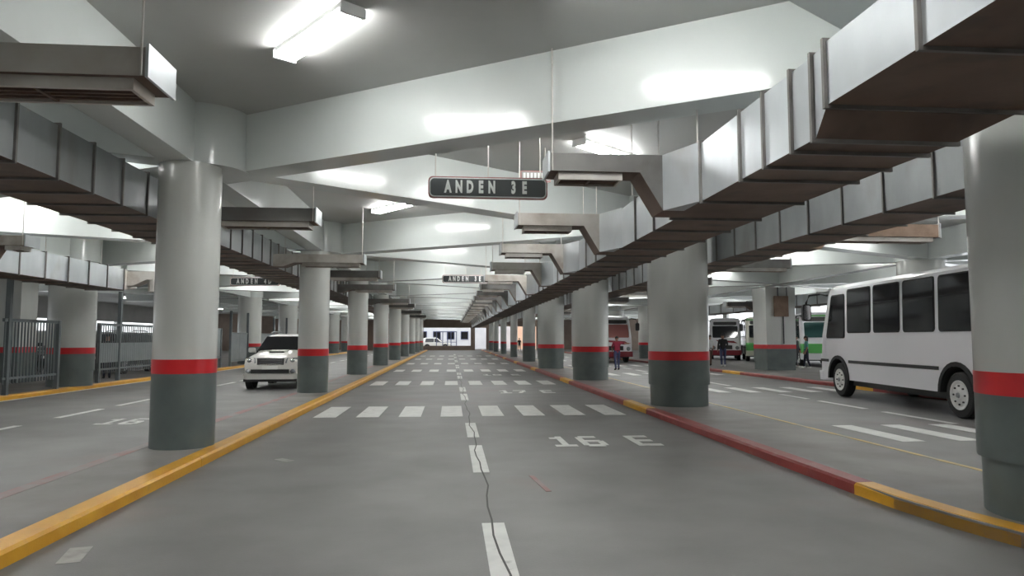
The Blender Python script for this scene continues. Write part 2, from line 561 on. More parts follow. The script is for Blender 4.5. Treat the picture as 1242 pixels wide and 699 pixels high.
# square pier standing cornerwise
pier = thing('column', 'square pier with red band, rusty box and conduit beyond the red curb', 'column', (15.98, 33.6, 0), 0, kind='thing')
s = .74
MB().box(-s, s, -s, s, 1.16 + .2, ZB).build('shaft', 'white', pier)
MB().box(-s - .004, s + .004, -s - .004, s + .004, 1.16, 1.36).build('red_band', 'red', pier)
MB().box(-s - .002, s + .002, -s - .002, s + .002, .5, 1.16).build('painted_base', 'green', pier)
MB().box(-s + .03, s - .03, -s + .03, s - .03, ZI, .5).build('plinth', 'green', pier)
bx = thing('junction_box', 'rusty brown junction box with black conduit on the square pier', 'junction box', (15.98, 33.6, 0))
MB().box(-.34, .34, -s - .14, -s - .005, 2.72, 3.72).build('box_body', 'brownbox', bx)
MB().box(-.29, .29, -s - .155, -s - .14, 2.78, 3.66).build('box_door', 'brownbox', bx)
MB().tube([(.1, -s - .06, 2.72), (.1, -s - .06, 1.4)], .03, 8).build('conduit', 'blackplastic', bx)
MB().tube([(-.15, -s - .06, 3.72), (-.15, -s - .06, ZB - .02)], .025, 8).build('conduit', 'blackplastic', bx)
MB().tube([(.3, -s - .06, 3.72), (.3, -s - .06, ZB - .02)], .025, 8).build('conduit', 'blackplastic', bx)
# pier behind the fence
pf = thing('column', 'square white pier behind the barred railing', 'column', (-16.3, 26.4, 0), kind='thing')
MB().box(-1.3, 1.3, -.5, .5, 1.36, ZB).build('shaft', 'white', pf)
MB().box(-1.304, 1.304, -.504, .504, 1.16, 1.36).build('red_band', 'red', pf)
MB().box(-1.302, 1.302, -.502, .502, ZI, 1.16).build('painted_base', 'green', pf)


# ------------------------------------------------------------------ beams
BEAMS = []


def beam(x0, y0, x1, y1, wid=.5, label='white painted concrete beam under the ceiling'):
    d = Vector((x1 - x0, y1 - y0))
    BEAMS.append(0)
    b = MB().box(0, d.length, -wid / 2, wid / 2, ZB + .003 * (len(BEAMS) % 11), ZC + .02 + .003 * (len(BEAMS) % 11))
    o = b.build('beam', 'beam', None, None, (x0, y0, 0))
    o.rotation_euler.z = math.atan2(d.y, d.x)
    return tag(o, label, 'beam', 'ceiling beams', 'structure')


for x, nm in ((XL, 'slim columns'), (XFL - .3, 'fence columns'), (XFR, 'far bus lane columns')):
    beam(x - .02, -8.8, x - .02, 99.8, .44, 'long beam running over the ' + nm)
beam(XR, 26, XR, 99.8, .44, 'long beam over the far columns behind the red curb')
for k in range(-1, 9):
    yl = 10.55 + P * k
    if k >= 0:
        beam(XL, yl + 1.0, XR, yl - 4.85, .5, 'diagonal beam across the main lane, rising towards the red curb side')
        beam(XL, yl + .1, XR, yl + 6.7, .5, 'diagonal beam across the main lane, from slim to thick column')
    else:
        beam(XL, yl + .1, XR, yl + 6.0, .5, 'diagonal beam across the main lane, from slim to thick column')
    beam(XL, yl - .1, XFL, yl - 3.7, .5, 'diagonal beam across the left lane to the fence columns')
    beam(XL, yl + .1, XFL, yl + 4.6, .5, 'diagonal beam across the left lane to the fence columns')
    yr = 5.85 + P * k
    beam(XR, yr + .1, XFR, yr + 5.2, .5, 'diagonal beam across the bus lane')
    beam(XR, yr + P - .1, XFR, yr + 5.9, .5, 'diagonal beam across the bus lane')
    yf = 24.6 + P * (k - 1)
    beam(XFL, yf, -22, yf + 5, .5, 'diagonal beam beyond the fence')
    beam(-22, yf + 5, XFL, yf + P, .5, 'diagonal beam beyond the fence')
    yq = 21.8 + P * (k - 1)
    beam(XFR, yq, 25, yq + 5, .5, 'diagonal beam beyond the bus lane columns')
    beam(25, yq + 5, XFR, yq + P, .5, 'diagonal beam beyond the bus lane columns')


# ------------------------------------------------------------------ ceiling lights
fx = {'housing': MB().box(-.8, .8, -.12, .12, -.05, 0).prism([(-.06, -.05), (0, -.10), (.06, -.05)], 'X', -.78, .78).mesh('housing', 'fixture'),
      'tube': MB().tube([(-.76, 0, 0), (.76, 0, 0)], .03, 8).mesh('tube', 'tube', 40),
      'end_cap': MB().box(-.02, .02, -.14, .14, -.12, -.02).mesh('end_cap', 'fixture')}


def ceiling_light(x, y, ang, label, group='ceiling tube lights'):
    t = thing('ceiling_light', label, 'ceiling light', (x, y, ZC), ang, group)
    place('housing', fx['housing'], t)
    for sgn in (-1, 1):
        place('tube', fx['tube'], t, (0, .095 * sgn, -.085))
        place('end_cap', fx['end_cap'], t, (.79 * sgn, 0, 0))


A1 = math.atan2(-.80, .62)
A2 = math.atan2(.66, .75)
BAY = ['bay overhead of the viewer', 'nearest bay', 'second bay', 'third bay', 'fourth bay', 'fifth bay', 'sixth bay', 'seventh bay', 'eighth bay', 'last bay']
for k in range(-1, 9):
    bay = BAY[k + 1]
    for x, y, a, lb in ((-1.5, 7.65, A1, 'twin-tube light on the main lane ceiling beside the slim columns, '), (1.4, 5.75, A1, 'twin-tube light on the main lane ceiling beside the large duct, '),
                        (.6, 10.75, A2, 'twin-tube light behind the first diagonal beam of the main lane, '), (2.75, 12.1, A2, 'twin-tube light above a duct branch over the main lane, ')):
        lb += bay
        if k == 0 and x == -1.5:
            lb = 'large bright twin-tube light on the ceiling at the top of the picture'
        if k == 1 and x == -1.5:
            lb = 'small bright twin-tube light seen below the ANDEN 3E sign'
        ceiling_light(x, y + P * k, a, lb)
    for x, y, a, lb in ((-9.9, 6.2, A2, 'outer front'), (-7.0, 7.6, A2, 'inner front'), (-9.0, 12.0, A1, 'outer back'), (-6.4, 10.6, A1, 'inner back')):
        ceiling_light(x, y + P * k, a, 'twin-tube light over the left lane, %s one of the %s' % (lb, bay))
    for x, y, a, lb in ((8.4, 3.6, A1, 'inner front'), (11.2, 1.8, A1, 'outer front'), (8.2, 9.6, A2, 'inner back'), (11.6, 8.4, A2, 'outer back')):
        ceiling_light(x, y + P * k, a, 'twin-tube light over the bus lane, %s one of the %s' % (lb, bay))
    for x, y, lb in ((-17, 7, 'just beyond the fence'), (-26, 9, 'far beyond the fence'), (20, 7, 'over the far bus stands'), (27, 10, 'by the right outer wall')):
        ceiling_light(x, y + P * k, A2, 'twin-tube light %s, %s' % (lb, bay))


# ------------------------------------------------------------------ air ducts
def duct_section(x0, x1, z0, z1, m='galv'):
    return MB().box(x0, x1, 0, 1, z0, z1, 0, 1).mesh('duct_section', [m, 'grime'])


def flange_mesh(x0, x1, z0, z1, t=.03, e=.028):
    b = MB()
    b.box(x0 - e, x0 + .01, -t / 2, t / 2, z0 - e, z1 + e).box(x1 - .01, x1 + e, -t / 2, t / 2, z0 - e, z1 + e)
    b.box(x0 + .01, x1 - .01, -t / 2, t / 2, z0 - e, z0 + .01).box(x0 + .01, x1 - .01, -t / 2, t / 2, z1 - .01, z1 + e)
    return b.mesh('flange', 'rib')


def run(parent, x0, x1, z0, z1, br, m='galv'):
    sec, fl = duct_section(x0, x1, z0, z1, m), flange_mesh(x0, x1, z0, z1)
    for a, b in zip(br, br[1:]):
        place('duct_section', sec, parent, (0, a, 0), sc=(1, b - a, 1))
    for a in br:
        place('flange', fl, parent, (0, a, 0))


ROD = MB().cyl(0, 0, 0, 1, .009, 6).mesh('hanger_rod', 'rod')


def rod(parent, x, y, z0, z1=ZC):
    place('hanger_rod', ROD, parent, (x, y, z0), sc=(1, 1, z1 - z0))


def branch(parent, xr, xe, zb, zt, z0, y0, y1, side='galvdull', shoe=True):
    """Branch leaving the run at xr towards xe: flat box that drops to the depth of the run where it meets it."""
    s_ = 1 if xe > xr else -1
    poly = [(xe, zt), (xr, zt), (xr, z0), (xr + s_ * .25, z0), (xr + s_ * .52, zb), (xe, zb)]
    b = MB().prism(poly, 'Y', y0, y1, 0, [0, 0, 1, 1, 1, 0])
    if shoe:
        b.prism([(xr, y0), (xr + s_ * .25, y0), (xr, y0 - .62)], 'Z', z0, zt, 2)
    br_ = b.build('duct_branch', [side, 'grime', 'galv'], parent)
    xa, xb = sorted((xe - s_ * .12, xr + s_ * .72))
    c = MB().box(xa, xb, y0 + .05, y0 + .08, zb - .09, zb).box(xa, xb, y1 - .08, y1 - .05, zb - .09, zb)
    c.box(xa, xa + .03, y0 + .08, y1 - .08, zb - .09, zb).box(xb - .03, xb, y0 + .08, y1 - .08, zb - .09, zb)
    c.build('vent_collar', 'galvdull', br_)
    g = MB().box(xa + .03, xb - .03, y0 + .08, y1 - .08, zb - .02, zb - .01)
    for i in range(4):
        yy = y0 + .12 + (y1 - y0 - .24) * i / 3
        g.box(xa + .03, xb - .03, yy - .012, yy + .012, zb - .075, zb - .02)
    g.box((xa + xb) / 2 - .015, (xa + xb) / 2 + .015, y0 + .08, y1 - .08, zb - .085, zb - .02)
    g.build('vent_grille', 'grime', br_)
    MB().box(xe - s_ * .0 - .012, xe + .012, y0 - .02, y1 + .02, zb - .015, zt + .02).build('end_flange', 'galv', br_)
    rod(parent, xe - s_ * .04, y0 - .02, zb)
    rod(parent, xr + s_ * .3, y0 - .02, zt)


# main duct beside the thick columns
dr = thing('air_duct', 'large galvanized air duct running beside the thick columns over the main lane', 'air duct')
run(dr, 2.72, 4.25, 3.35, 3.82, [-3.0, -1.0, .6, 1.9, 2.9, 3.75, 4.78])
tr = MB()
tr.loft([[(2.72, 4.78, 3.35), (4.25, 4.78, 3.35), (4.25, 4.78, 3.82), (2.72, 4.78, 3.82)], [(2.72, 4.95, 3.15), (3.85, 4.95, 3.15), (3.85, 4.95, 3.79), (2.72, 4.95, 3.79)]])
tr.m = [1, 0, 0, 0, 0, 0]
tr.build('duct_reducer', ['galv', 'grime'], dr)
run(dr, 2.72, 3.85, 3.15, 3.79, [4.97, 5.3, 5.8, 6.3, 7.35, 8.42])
BR = [7.95 + 3.92 * k for k in range(20)]
seg = [8.42]
while seg[-1] < 48:
    seg.append(seg[-1] + .98)
while seg[-1] < 92:
    seg.append(seg[-1] + 3.92)
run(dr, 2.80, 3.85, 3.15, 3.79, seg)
for i, y in enumerate(BR):
    branch(dr, 2.72 if i == 0 else 2.80, 1.12, 3.6, 3.81, 3.15, y, y + .46, 'galvdark' if i == 0 or i > 4 else 'galvdull')
for y in (7.4, 10.2, 14.1, 18.0):
    rod(dr, 2.7, y, 3.8)

# second duct behind the thick columns
d2 = thing('air_duct', 'second galvanized air duct running behind the thick columns towards the bus lane', 'air duct')
seg = [2.0]
while seg[-1] < 40:
    seg.append(seg[-1] + 1.05)
while seg[-1] < 90:
    seg.append(seg[-1] + 4)
run(d2, 6.12, 7.15, 3.45, 4.07, seg, 'galvgrey')
for k in range(8):
    y = 13.4 + 6.3 * k
    branch(d2, 7.15, 9.95, 3.72, 3.98, 3.45, y, y + .5, 'brownbox' if k == 0 else 'galvdark', False)

# left duct behind the slim columns
dl = thing('air_duct', 'galvanized air duct running behind the slim columns on the left', 'air duct')
seg = [2.0]
while seg[-1] < 40:
    seg.append(seg[-1] + .8)
while seg[-1] < 90:
    seg.append(seg[-1] + 4)
run(dl, -5.75, -4.55, 3.5, 4.12, seg, 'galvgrey')
for k, y in enumerate((5.3, 11.8, 18.3, 22.6, 28.4, 38.6, 44.2, 54.6, 65)):
    branch(dl, -4.55, -2.26, 3.6, 3.82, 3.5, y, y + .48, 'galvdull' if k in (0, 2) else 'galvdark', False)

# duct over the fence side of the left lane
d4 = thing('air_duct', 'shallow galvanized air duct over the left lane beside the fence columns', 'air duct')
seg = [13.0 + 1.05 * i for i in range(10)]
run(d4, -11.15, -10.05, 3.15, 3.79, seg)
branch(d4, -10.05, -8.9, 3.6, 3.81, 3.15, 15.4, 15.9, 'galvdull', False)
eb = seg[-1]
MB().loft([[(-11.15, eb, 3.15), (-10.05, eb, 3.15), (-10.05, eb, 3.79), (-11.15, eb, 3.79)], [(-11.0, eb + 1.4, 3.3), (-10.25, eb + 1.4, 3.3), (-10.25, eb + 1.4, 3.7), (-11.0, eb + 1.4, 3.7)]]).build('duct_reducer', 'galvdull', d4)
MB().prism([(-10.4, 3.75), (-9.0, 3.75), (-8.9, 3.7), (-8.9, 3.55), (-9.0, 3.5), (-9.5, 3.5), (-9.9, 3.3), (-10.4, 3.3)], 'Y', eb + .3, eb + .8, 0).build('duct_branch', 'galvdull', d4)
MB().tube([(-9.3, eb + .55, 3.52), (-9.3, eb + .55, 3.12)], .24, 14).build('vent_collar', 'galvdull', d4)
for y in (15.1, 18.2, 21.0):
    rod(d4, -10.03, y, 3.8)
# black vent ducts seen between far columns
d5 = thing('air_duct', 'dark far duct above the parked buses beyond the square pier', 'air duct')
run(d5, 17.4, 18.6, 3.3, 3.85, [24 + 2.0 * i for i in range(15)])
for k in range(2):
    branch(d5, 17.4, 15.6, 3.5, 3.75, 3.3, 38.6 + 9 * k, 39.1 + 9 * k, 'galvdark', False)


# ------------------------------------------------------------------ hanging signs
LETTER = {}


def sign(x0, x1, y, z0, z1, body, label, group, rods=(.06, .5, .94), sz=.25):
    w_, h_ = x1 - x0, z1 - z0
    t = thing('hanging_sign', label, 'sign', ((x0 + x1) / 2, y, (z0 + z1) / 2), group=group)
    r_ = min(.07, h_ * .25)
    MB().prism(rrect(w_, h_, r_), 'Y', 0, .05).build('edge_frame', 'signred', t)
    MB().prism(rrect(w_ - .035, h_ - .035, r_), 'Y', -.006, 0).build('white_border', 'signwhite', t)
    MB().prism(rrect(w_ - .07, h_ - .07, r_ * .8), 'Y', -.012, -.005).build('sign_face', 'signdark', t)
    for i, ch in enumerate(body):
        if ch == ' ':
            continue
        if (ch, sz) not in LETTER:
            me = text_mesh(ch, sz, .002, .014, 1.0, .56)
            me.materials.append(M['signwhite'])
            LETTER[ch, sz] = me
        o = place('letter', LETTER[ch, sz], t, (-.03 + w_ * .64 * (i / (len(body) - 1) - .5), -.015, 0))
        o.rotation_euler.x = R(90)
    for f in rods:
        place('hanger_rod', ROD, t, (-w_ / 2 + w_ * f, .025, h_ / 2), sc=(1, 1, ZC - z1))


sign(-.36, 1.47, 10.6, 3.79, 4.125, 'ANDEN 3E', 'dark hanging platform sign reading ANDEN 3E, the nearest and largest', 'platform signs')
sign(-.35, 1.46, 27.2, 3.81, 4.12, 'ANDEN 3E', 'small far hanging sign reading ANDEN 3E, down the main lane', 'platform signs')
sign(-8.45, -6.6, 27.6, 3.68, 4.0, 'ANDEN 4D', 'far hanging platform sign over the left lane', 'platform signs')
ss = thing('small_sign', 'small reddish sign plate peeping above the ANDEN 3E sign', 'sign', (1.45, 12.2, 4.53))
MB().box(-.24, .3, 0, .03, -.1, .1).build('sign_board', 'signred', ss)
MB().box(-.22, .28, -.004, 0, -.08, .08).build('sign_face', 'worn', ss)
for i in range(7):
    MB().box(-.19 + .065 * i, -.15 + .065 * i, -.007, -.004, -.06, .06).build('letter', 'signwhite', ss)
place('hanger_rod', ROD, ss, (.2, .015, .1), sc=(1, 1, ZC - 4.63))


# ------------------------------------------------------------------ buses
def wheel_meshes(rad, wid, disc, hubm):
    tyre = MB().lathe([(-wid / 2 + .09, rad * .60), (-wid / 2, rad * .62), (-wid / 2, rad * .93), (-wid / 2 + .03, rad), (wid / 2 - .03, rad), (wid / 2, rad * .93), (wid / 2, rad * .62)], 'X', 28).mesh('tyre', 'rubber', 35)
    d = MB().lathe([(-wid / 2 - .022, .02), (-wid / 2 - .022, rad * .2), (-wid / 2 + .0, rad * .26), (-wid / 2 + .008, rad * .5), (-wid / 2 - .015, rad * .58), (-wid / 2 - .015, rad * .64), (-wid / 2 + .06, rad * .64)], 'X', 28).mesh('wheel_disc', disc, 35)
    h = MB().lathe([(-wid / 2 - .05, .01), (-wid / 2 - .05, rad * .1), (-wid / 2 - .01, rad * .13)], 'X', 14).mesh('hub_cap', hubm, 35)
    bo = MB()
    for i in range(8):
        a = 2 * math.pi * i / 8
        bo.lathe([(-wid / 2 - .02, .018), (-wid / 2 + .02, .02)], 'X', 8, 0, (0, rad * .4 * math.cos(a), rad * .4 * math.sin(a)))
    return tyre, d, h, bo.mesh('wheel_nuts', 'blackplastic')


def wheel(parent, ms, x, y, z):
    t = place('wheel', ms[0], parent, (x, y, z), math.pi if x > 0 else 0)
    place('wheel_disc', ms[1], t)
    place('hub_cap', ms[2], t)
    place('wheel_nuts', ms[3], t)


def plan_ring(yf, yr, hw, r, z, n=4):
    return [(x, y + (yf + yr) / 2, z) for x, y in rrect(2 * hw, yf - yr, r, n)]


HW = 1.15


def side_x(z):
    return HW - .03 * max(0, z - 1.75) / 1.2


def make_bus(label, loc, rz):
    """Midi bus, rear axle at the origin, front towards +Y."""
    t = thing('bus', label, 'bus', loc, rz)
    b = MB()
    out = [(-1.85, .5)]
    for cy in (0, 5.6):
        rr = .6
        a0 = math.asin((.5 - .48) / rr)
        out += [(cy - rr * math.cos(a0 + (math.pi - 2 * a0) * i / 12), .48 + rr * math.sin(a0 + (math.pi - 2 * a0) * i / 12)) for i in range(13)]
    n_edge = len(out)
    out += [(6.4, .5), (6.4, 1.76), (-1.85, 1.76)]
    em = [1] * len(out)
    for i in range(n_edge, len(out)):
        em[i] = 0
    b.prism(out, 'X', -HW, HW, 0, em)
    b.loft([plan_ring(6.9, 6.2, HW, .22, .45), plan_ring(6.92, 6.2, HW, .22, .9), plan_ring(6.84, 6.2, HW, .25, 1.76)], 0)
    b.loft([plan_ring(6.84, -1.85, HW, .25, 1.76), plan_ring(6.42, -1.82, HW - .03, .3, 2.95), plan_ring(6.34, -1.78, HW - .06, .3, 3.1),
            plan_ring(6.22, -1.68, HW - .16, .3, 3.19), plan_ring(5.9, -1.4, HW - .42, .3, 3.24)], 0)
    b.box(-HW + .2, HW - .2, -1.7, 6.3, .34, .52, 1)
    b.build('body', ['buswhite', 'blackplastic'], t, 30)
    # side windows
    spans = [(6.36, 5.12, 1.66), (4.98, 3.62, 1.8), (3.48, 2.18, 1.8), (2.04, .72, 1.8), (.58, -.72, 1.8), (-.86, -1.72, 1.8)]
    for sgn in (-1, 1):
        for q, (ya, yb, zl) in enumerate(spans):
            zt = 2.92 if q == 0 else 3.03
            w_, h_ = ya - yb, zt - zl
            for nm, g, off, m_, rr_ in (('window_frame', .0, .012, 'rubber', .09), ('side_window', .035, .02, 'glass', .07)):
                pts = rrect(w_ - 2 * g, h_ - 2 * g, rr_, 4)
                ring = []
                for (u, v) in pts:
                    z = (zl + zt) / 2 + v
                    y = (ya + yb) / 2 + u
                    if q == 0:
                        y -= max(0, (z - zl)) * .33 * (u / w_ + .5) * .9
                    ring.append((y, z))
                inner = [(sgn * (side_x(z) - .02), y, z) for y, z in ring]
                outer = [(sgn * (side_x(z) + off), y, z) for y, z in ring]
                o = MB().loft([inner, outer]).build(nm, m_, t if nm == 'window_frame' else fr)
                if nm == 'window_frame':
                    fr = o
            if q:
                MB().box(*sorted((sgn * (side_x(2.4) + .02), sgn * (side_x(2.4) + .03))), yb + .04, ya - .04, 2.57, 2.59).build('sliding_rail', 'rubber', fr)
        MB().box(*sorted((sgn * HW, sgn * (HW + .012))), 1.0 - .36, 4.95, .97, 1.05).build('side_stripe', 'blackplastic', t)
        MB().box(*sorted((sgn * HW, sgn * (HW + .012))), 6.25, 6.78, .97, 1.05).build('side_stripe', 'blackplastic', t)
        MB().box(*sorted((sgn * HW, sgn * (HW + .012))), -1.8, -.62, .97, 1.05).build('side_stripe', 'blackplastic', t)
        for cy in (0, 5.6):
            ar = MB()
            n = 14
            for i in range(n):
                a, c = math.pi * i / n, math.pi * (i + 1) / n
                q = [(sgn * (HW - .01), cy + r_ * math.cos(z_), .5 + r_ * math.sin(z_)) for r_, z_ in ((.58, a), (.67, a), (.67, c), (.58, c))]
                q2 = [(sgn * (HW + .03), y, z) for _, y, z in q]
                ar.loft([q, q2])
            ar.build('wheel_arch_trim', 'rubber', t)
        # mirror on a looped arm
        x0 = sgn * (HW - .1)
        m = MB().tube([(x0, 6.45, 2.95), (x0 + sgn * .05, 6.8, 3.02), (x0 + sgn * .32, 7.0, 2.98), (x0 + sgn * .42, 7.0, 2.75), (x0 + sgn * .42, 7.0, 2.55)], .035, 8).build('mirror_arm', 'blackplastic', t)
        MB().loft([[(x0 + sgn * .42 + x, y, z) for x, z in rrect(.26, .55, .08)] for y in (6.93, 7.07)] if False else
                  [[(x0 + sgn * .42 + x, yy, 2.45 + z) for x, z in rrect(.26, .52, .08)] for yy in (6.95, 7.07)]).build('mirror_housing', 'blackplastic', m)
        MB().loft([[(x0 + sgn * .42 + x, yy, 2.45 + z) for x, z in rrect(.2, .44, .06)] for yy in (6.935, 6.952)]).build('mirror_glass', 'chrome', m)
        MB().ball((sgn * .85, 6.88, .95), .16, .07, .16, 14, 8).build('headlight', 'lens', t, 50)
        MB().ball((sgn * 1.0, 6.4, 3.13), .06, .09, .04, 10, 6).build('marker_lamp', 'fixture', t, 50)
    # windscreen, bumper, grille, destination board
    def wsz(z):
        return 6.84 - (z - 1.76) * .353
    def patch(hw, za, zb, off, th=.03):
        r_ = rrect(2 * hw, zb - za, .08, 4)
        ring = [(x, (za + zb) / 2 + v) for x, v in r_]
        return MB().loft([[(x, wsz(z) - th, z) for x, z in ring], [(x, wsz(z) + off, z) for x, z in ring]])
    patch(.92, 1.72, 2.62, .025).build('windscreen', 'glass', t)
    patch(.85, 2.68, 2.94, .02).build('destination_board', 'blackplastic', t)
    MB().box(-.5, .5, 6.9, 6.935, .85, 1.15).build('grille', 'blackplastic', t)
    MB().loft([plan_ring(7.02, 6.5, HW + .01, .2, .42), plan_ring(7.04, 6.5, HW + .02, .2, .68)], 0).build('bumper', 'buswhite', t, 30)
    MB().box(-HW + .05, HW - .05, -1.95, -1.84, .5, .7).build('rear_bumper', 'blackplastic', t)
    MB().box(-.9, .9, -1.9, -1.81, 1.9, 2.85).build('rear_window', 'glass', t)
    for x in (-HW + .16, HW - .16):
        for y in (0, 5.6):
            wheel(t, BW, x, y, .48)
    return t


BW = wheel_meshes(.48, .26, 'wheelwhite', 'alloy')
# left wheel plane passes through (10.48,13.8) heading (.111,.994)
hd = math.atan2(-.111, .994)
dx, dy = .994, -.111
bus = make_bus('large white bus with dark windows parked in the bus lane behind the first thick column', (10.48 + dx * 1.15, 13.8 + dy * 1.15, 0), hd)
bwhite = 'white_bus_enamel'


def far_bus(x, y, rz, label, swap=None, extra=None):
    o = dup(bus, (x, y, 0), rz, label, None, swap)
    if extra:
        extra(o)
    return o


def red_bits(o):
    MB().loft([plan_ring(7.06, 6.4, HW + .03, .2, .42), plan_ring(7.06, 6.4, HW + .03, .2, .78)]).build('red_bumper', 'busred', o, 30)
    MB().prism([(-.9, 1.3), (.5, 1.42), (.7, 1.55), (-.6, 1.48)], 'Y', 6.9, 6.95).build('red_flash', 'busred', o)


def green_bits(o):
    for sgn in (-1, 1):
        MB().box(*sorted((sgn * (HW + .005), sgn * (HW + .014))), -1.8, 6.2, 1.15, 1.5).build('green_stripe', 'busgreen', o)
    MB().loft([plan_ring(6.97, 6.3, HW + .01, .22, .8), plan_ring(6.93, 6.3, HW + .01, .22, 1.35)]).build('green_front_panel', 'busgreen', o, 30)
    MB().prism([(x, z) for x, z in ((-1.05, 2.98), (1.05, 2.98), (1.05, 3.06), (-1.05, 3.06))], 'Y', 6.3, 6.47).build('green_roof_line', 'busgreen', o)


# noses at Y = loc - 7 when turned to the viewer
far_bus(11.2, 54.0, math.pi, 'white bus with reddish reflection in its windscreen behind the person in the maroon shirt', {'dark_tinted_glass': 'glassredreflect'}, red_bits)
FB = math.pi - .36
far_bus(20.7 + 2.45, 51.6 + 6.55, FB, 'white bus with dark red bumper behind the person in the black jacket', None, red_bits)
far_bus(22.2 + 2.45, 48.4 + 6.55, FB, 'cream bus with green trim half hidden by the square pier', {bwhite: 'buscream'}, green_bits)
far_bus(21.6 + 2.45, 39.3 + 6.55, FB, 'white and green bus between the square pier and the large white bus', {'dark_tinted_glass': 'glassgreen'}, green_bits)


# ------------------------------------------------------------------ cars
def make_suv(label, loc, rz):
    """Sport utility car, front towards -Y."""
    t = thing('suv', label, 'car', loc, rz)
    st = [(-2.36, .50, .72, .80, .56, .66, .52), (-2.27, .40, .90, 1.0, .80, .84, .68), (-2.0, .36, 1.0, 1.10, .90, .90, .74), (-1.15, .36, 1.06, 1.20, .92, .92, .74),
          (-.98, .36, 1.08, 1.24, .92, .92, .74), (-.28, .36, 1.10, 1.71, .92, .92, .66), (.15, .36, 1.10, 1.79, .92, .92, .65), (1.5, .36, 1.10, 1.79, .92, .92, .64),
          (2.05, .38, 1.10, 1.70, .90, .90, .62), (2.3, .42, 1.08, 1.2, .86, .86, .70), (2.38, .5, .9, .98, .78, .78, .66)]
    rings = []
    for y, zb, zm, zt, wb, wm, wt in st:
        h = [(0, zb), (wb * .85, zb), (wb, zb + .1), (wm, zm - .1), (wm - .015, zm), (wt + .02, zt - .05), (wt - .07, zt), (wt * .5, zt + .025)]
        full = h + [(0, zt + .03)] + [(-x, z) for x, z in reversed(h[1:])]
        rings.append([(x, y, z) for x, z in full])
    MB().loft(rings).build('body', 'suv', t, 32)

    def panel(name, pts, m, off):
        p = [Vector(q) for q in pts]
        n = (p[1] - p[0]).cross(p[2] - p[0]).normalized()
        if n.dot(Vector(off)) < 0:
            n = -n
        return MB().loft([[q - n * .02 for q in p], [q + n * (.05 if name == 'windscreen' else .014) for q in p]]).build(name, m, t)
    panel('windscreen', [(-.74, -.96, 1.24), (.74, -.96, 1.24), (.64, -.30, 1.69), (-.64, -.30, 1.69)], 'glass', (0, -1, 1))
    for s_ in (-1, 1):
        panel('side_window', [(s_ * .90, -.75, 1.13), (s_ * .90, .25, 1.13), (s_ * .685, .25, 1.71), (s_ * .695, -.15, 1.68)], 'glass', (s_, 0, .3))
        panel('side_window', [(s_ * .90, .33, 1.13), (s_ * .90, 1.7, 1.13), (s_ * .67, 1.55, 1.70), (s_ * .685, .33, 1.71)], 'glass', (s_, 0, .3))
        MB().loft([[(s_ * 1.03 + x, -.72 + yy, 1.26 + z) for x, z in rrect(.23 - q, .17 - q, .05)] for yy, q in ((-.09, .08), (-.04, 0), (.05, .01))]).tube([(s_ * .95, -.68, 1.2), (s_ * .87, -.68, 1.14)], .03, 6).build('door_mirror', 'suv', t, 50)
        # headlamp wraps the corner
        MB().loft([[(s_ * .46, -2.30, .86), (s_ * .80, -2.22, .84), (s_ * .90, -1.95, .92), (s_ * .84, -2.0, 1.03), (s_ * .50, -2.22, 1.02)],
                   [(s_ * .46, -2.345, .86), (s_ * .82, -2.26, .84), (s_ * .925, -1.97, .92), (s_ * .86, -2.03, 1.04), (s_ * .50, -2.27, 1.03)]]).build('headlight', 'lens', t)
        MB().ball((s_ * .68, -2.285, .94), .085, .04, .07, 12, 6).build('lamp_reflector', 'chrome', t, 50)
        MB().ball((s_ * .70, -2.33, .60), .09, .05, .07, 12, 6).build('fog_lamp', 'lens', t, 50)
        MB().tube([(s_ * .58, .0, 1.86), (s_ * .56, .3, 1.9), (s_ * .56, 1.3, 1.9), (s_ * .58, 1.6, 1.85)], .022, 8).build('roof_rail', 'alloy', t)
        for y in (-1.42, 1.35):
            MB().lathe([(s_ * .72, .45), (s_ * .925, .455)], 'X', 24, 0, (0, y, .40)).build('wheel_arch', 'blackplastic', t, 40)
            wheel(t, CW, s_ * .82, y, .38)
    gr = MB().box(-.42, .42, -2.36, -2.28, .80, 1.0).build('grille', 'blackplastic', t)
    for z in (.84, .90, .96):
        MB().box(-.40, .40, -2.385, -2.355, z - .012, z + .012).build('grille_bar', 'chrome', gr)
    MB().box(-.44, .44, -2.375, -2.3, 1.0, 1.03).build('grille_trim', 'chrome', t)
    MB().box(-.60, .60, -2.42, -2.3, .535, .66).box(-.84, .84, -2.36, -1.9, .26, .345).build('lower_intake', 'blackplastic', t)
    MB().loft([plan_ring(-2.0, -2.40, .84, .18, .34), plan_ring(-2.0, -2.43, .88, .18, .52)]).build('bumper', 'suv', t, 35)
    MB().box(-.24, .24, -2.45, -2.425, .66, .78).build('number_plate', 'plate', t)
    MB().prism([(-1.55, 1.15), (-1.0, 1.22), (-1.0, 1.28), (-1.5, 1.235)], 'X', -.28, .28).build('hood_scoop', 'suv', t)
    MB().box(-.24, .24, -1.56, -1.5, 1.165, 1.225).build('scoop_opening', 'blackplastic', t)
    return t


CW = wheel_meshes(.38, .25, 'alloy', 'chrome')
suv = make_suv('pearl white SUV facing the viewer in the left lane, half behind a slim column', (-5.82, 25.75, 0), 0)
dup(suv, (-15.1, 33.5, ZI), 0, 'dark grey car behind the fence, nearer the largest slim column', None, {'pearl_white_car_paint': 'suvdark'})
dup(suv, (-17.9, 35.0, ZI), .1, 'dark grey car behind the fence, beside the fence column', None, {'pearl_white_car_paint': 'suvdark'})


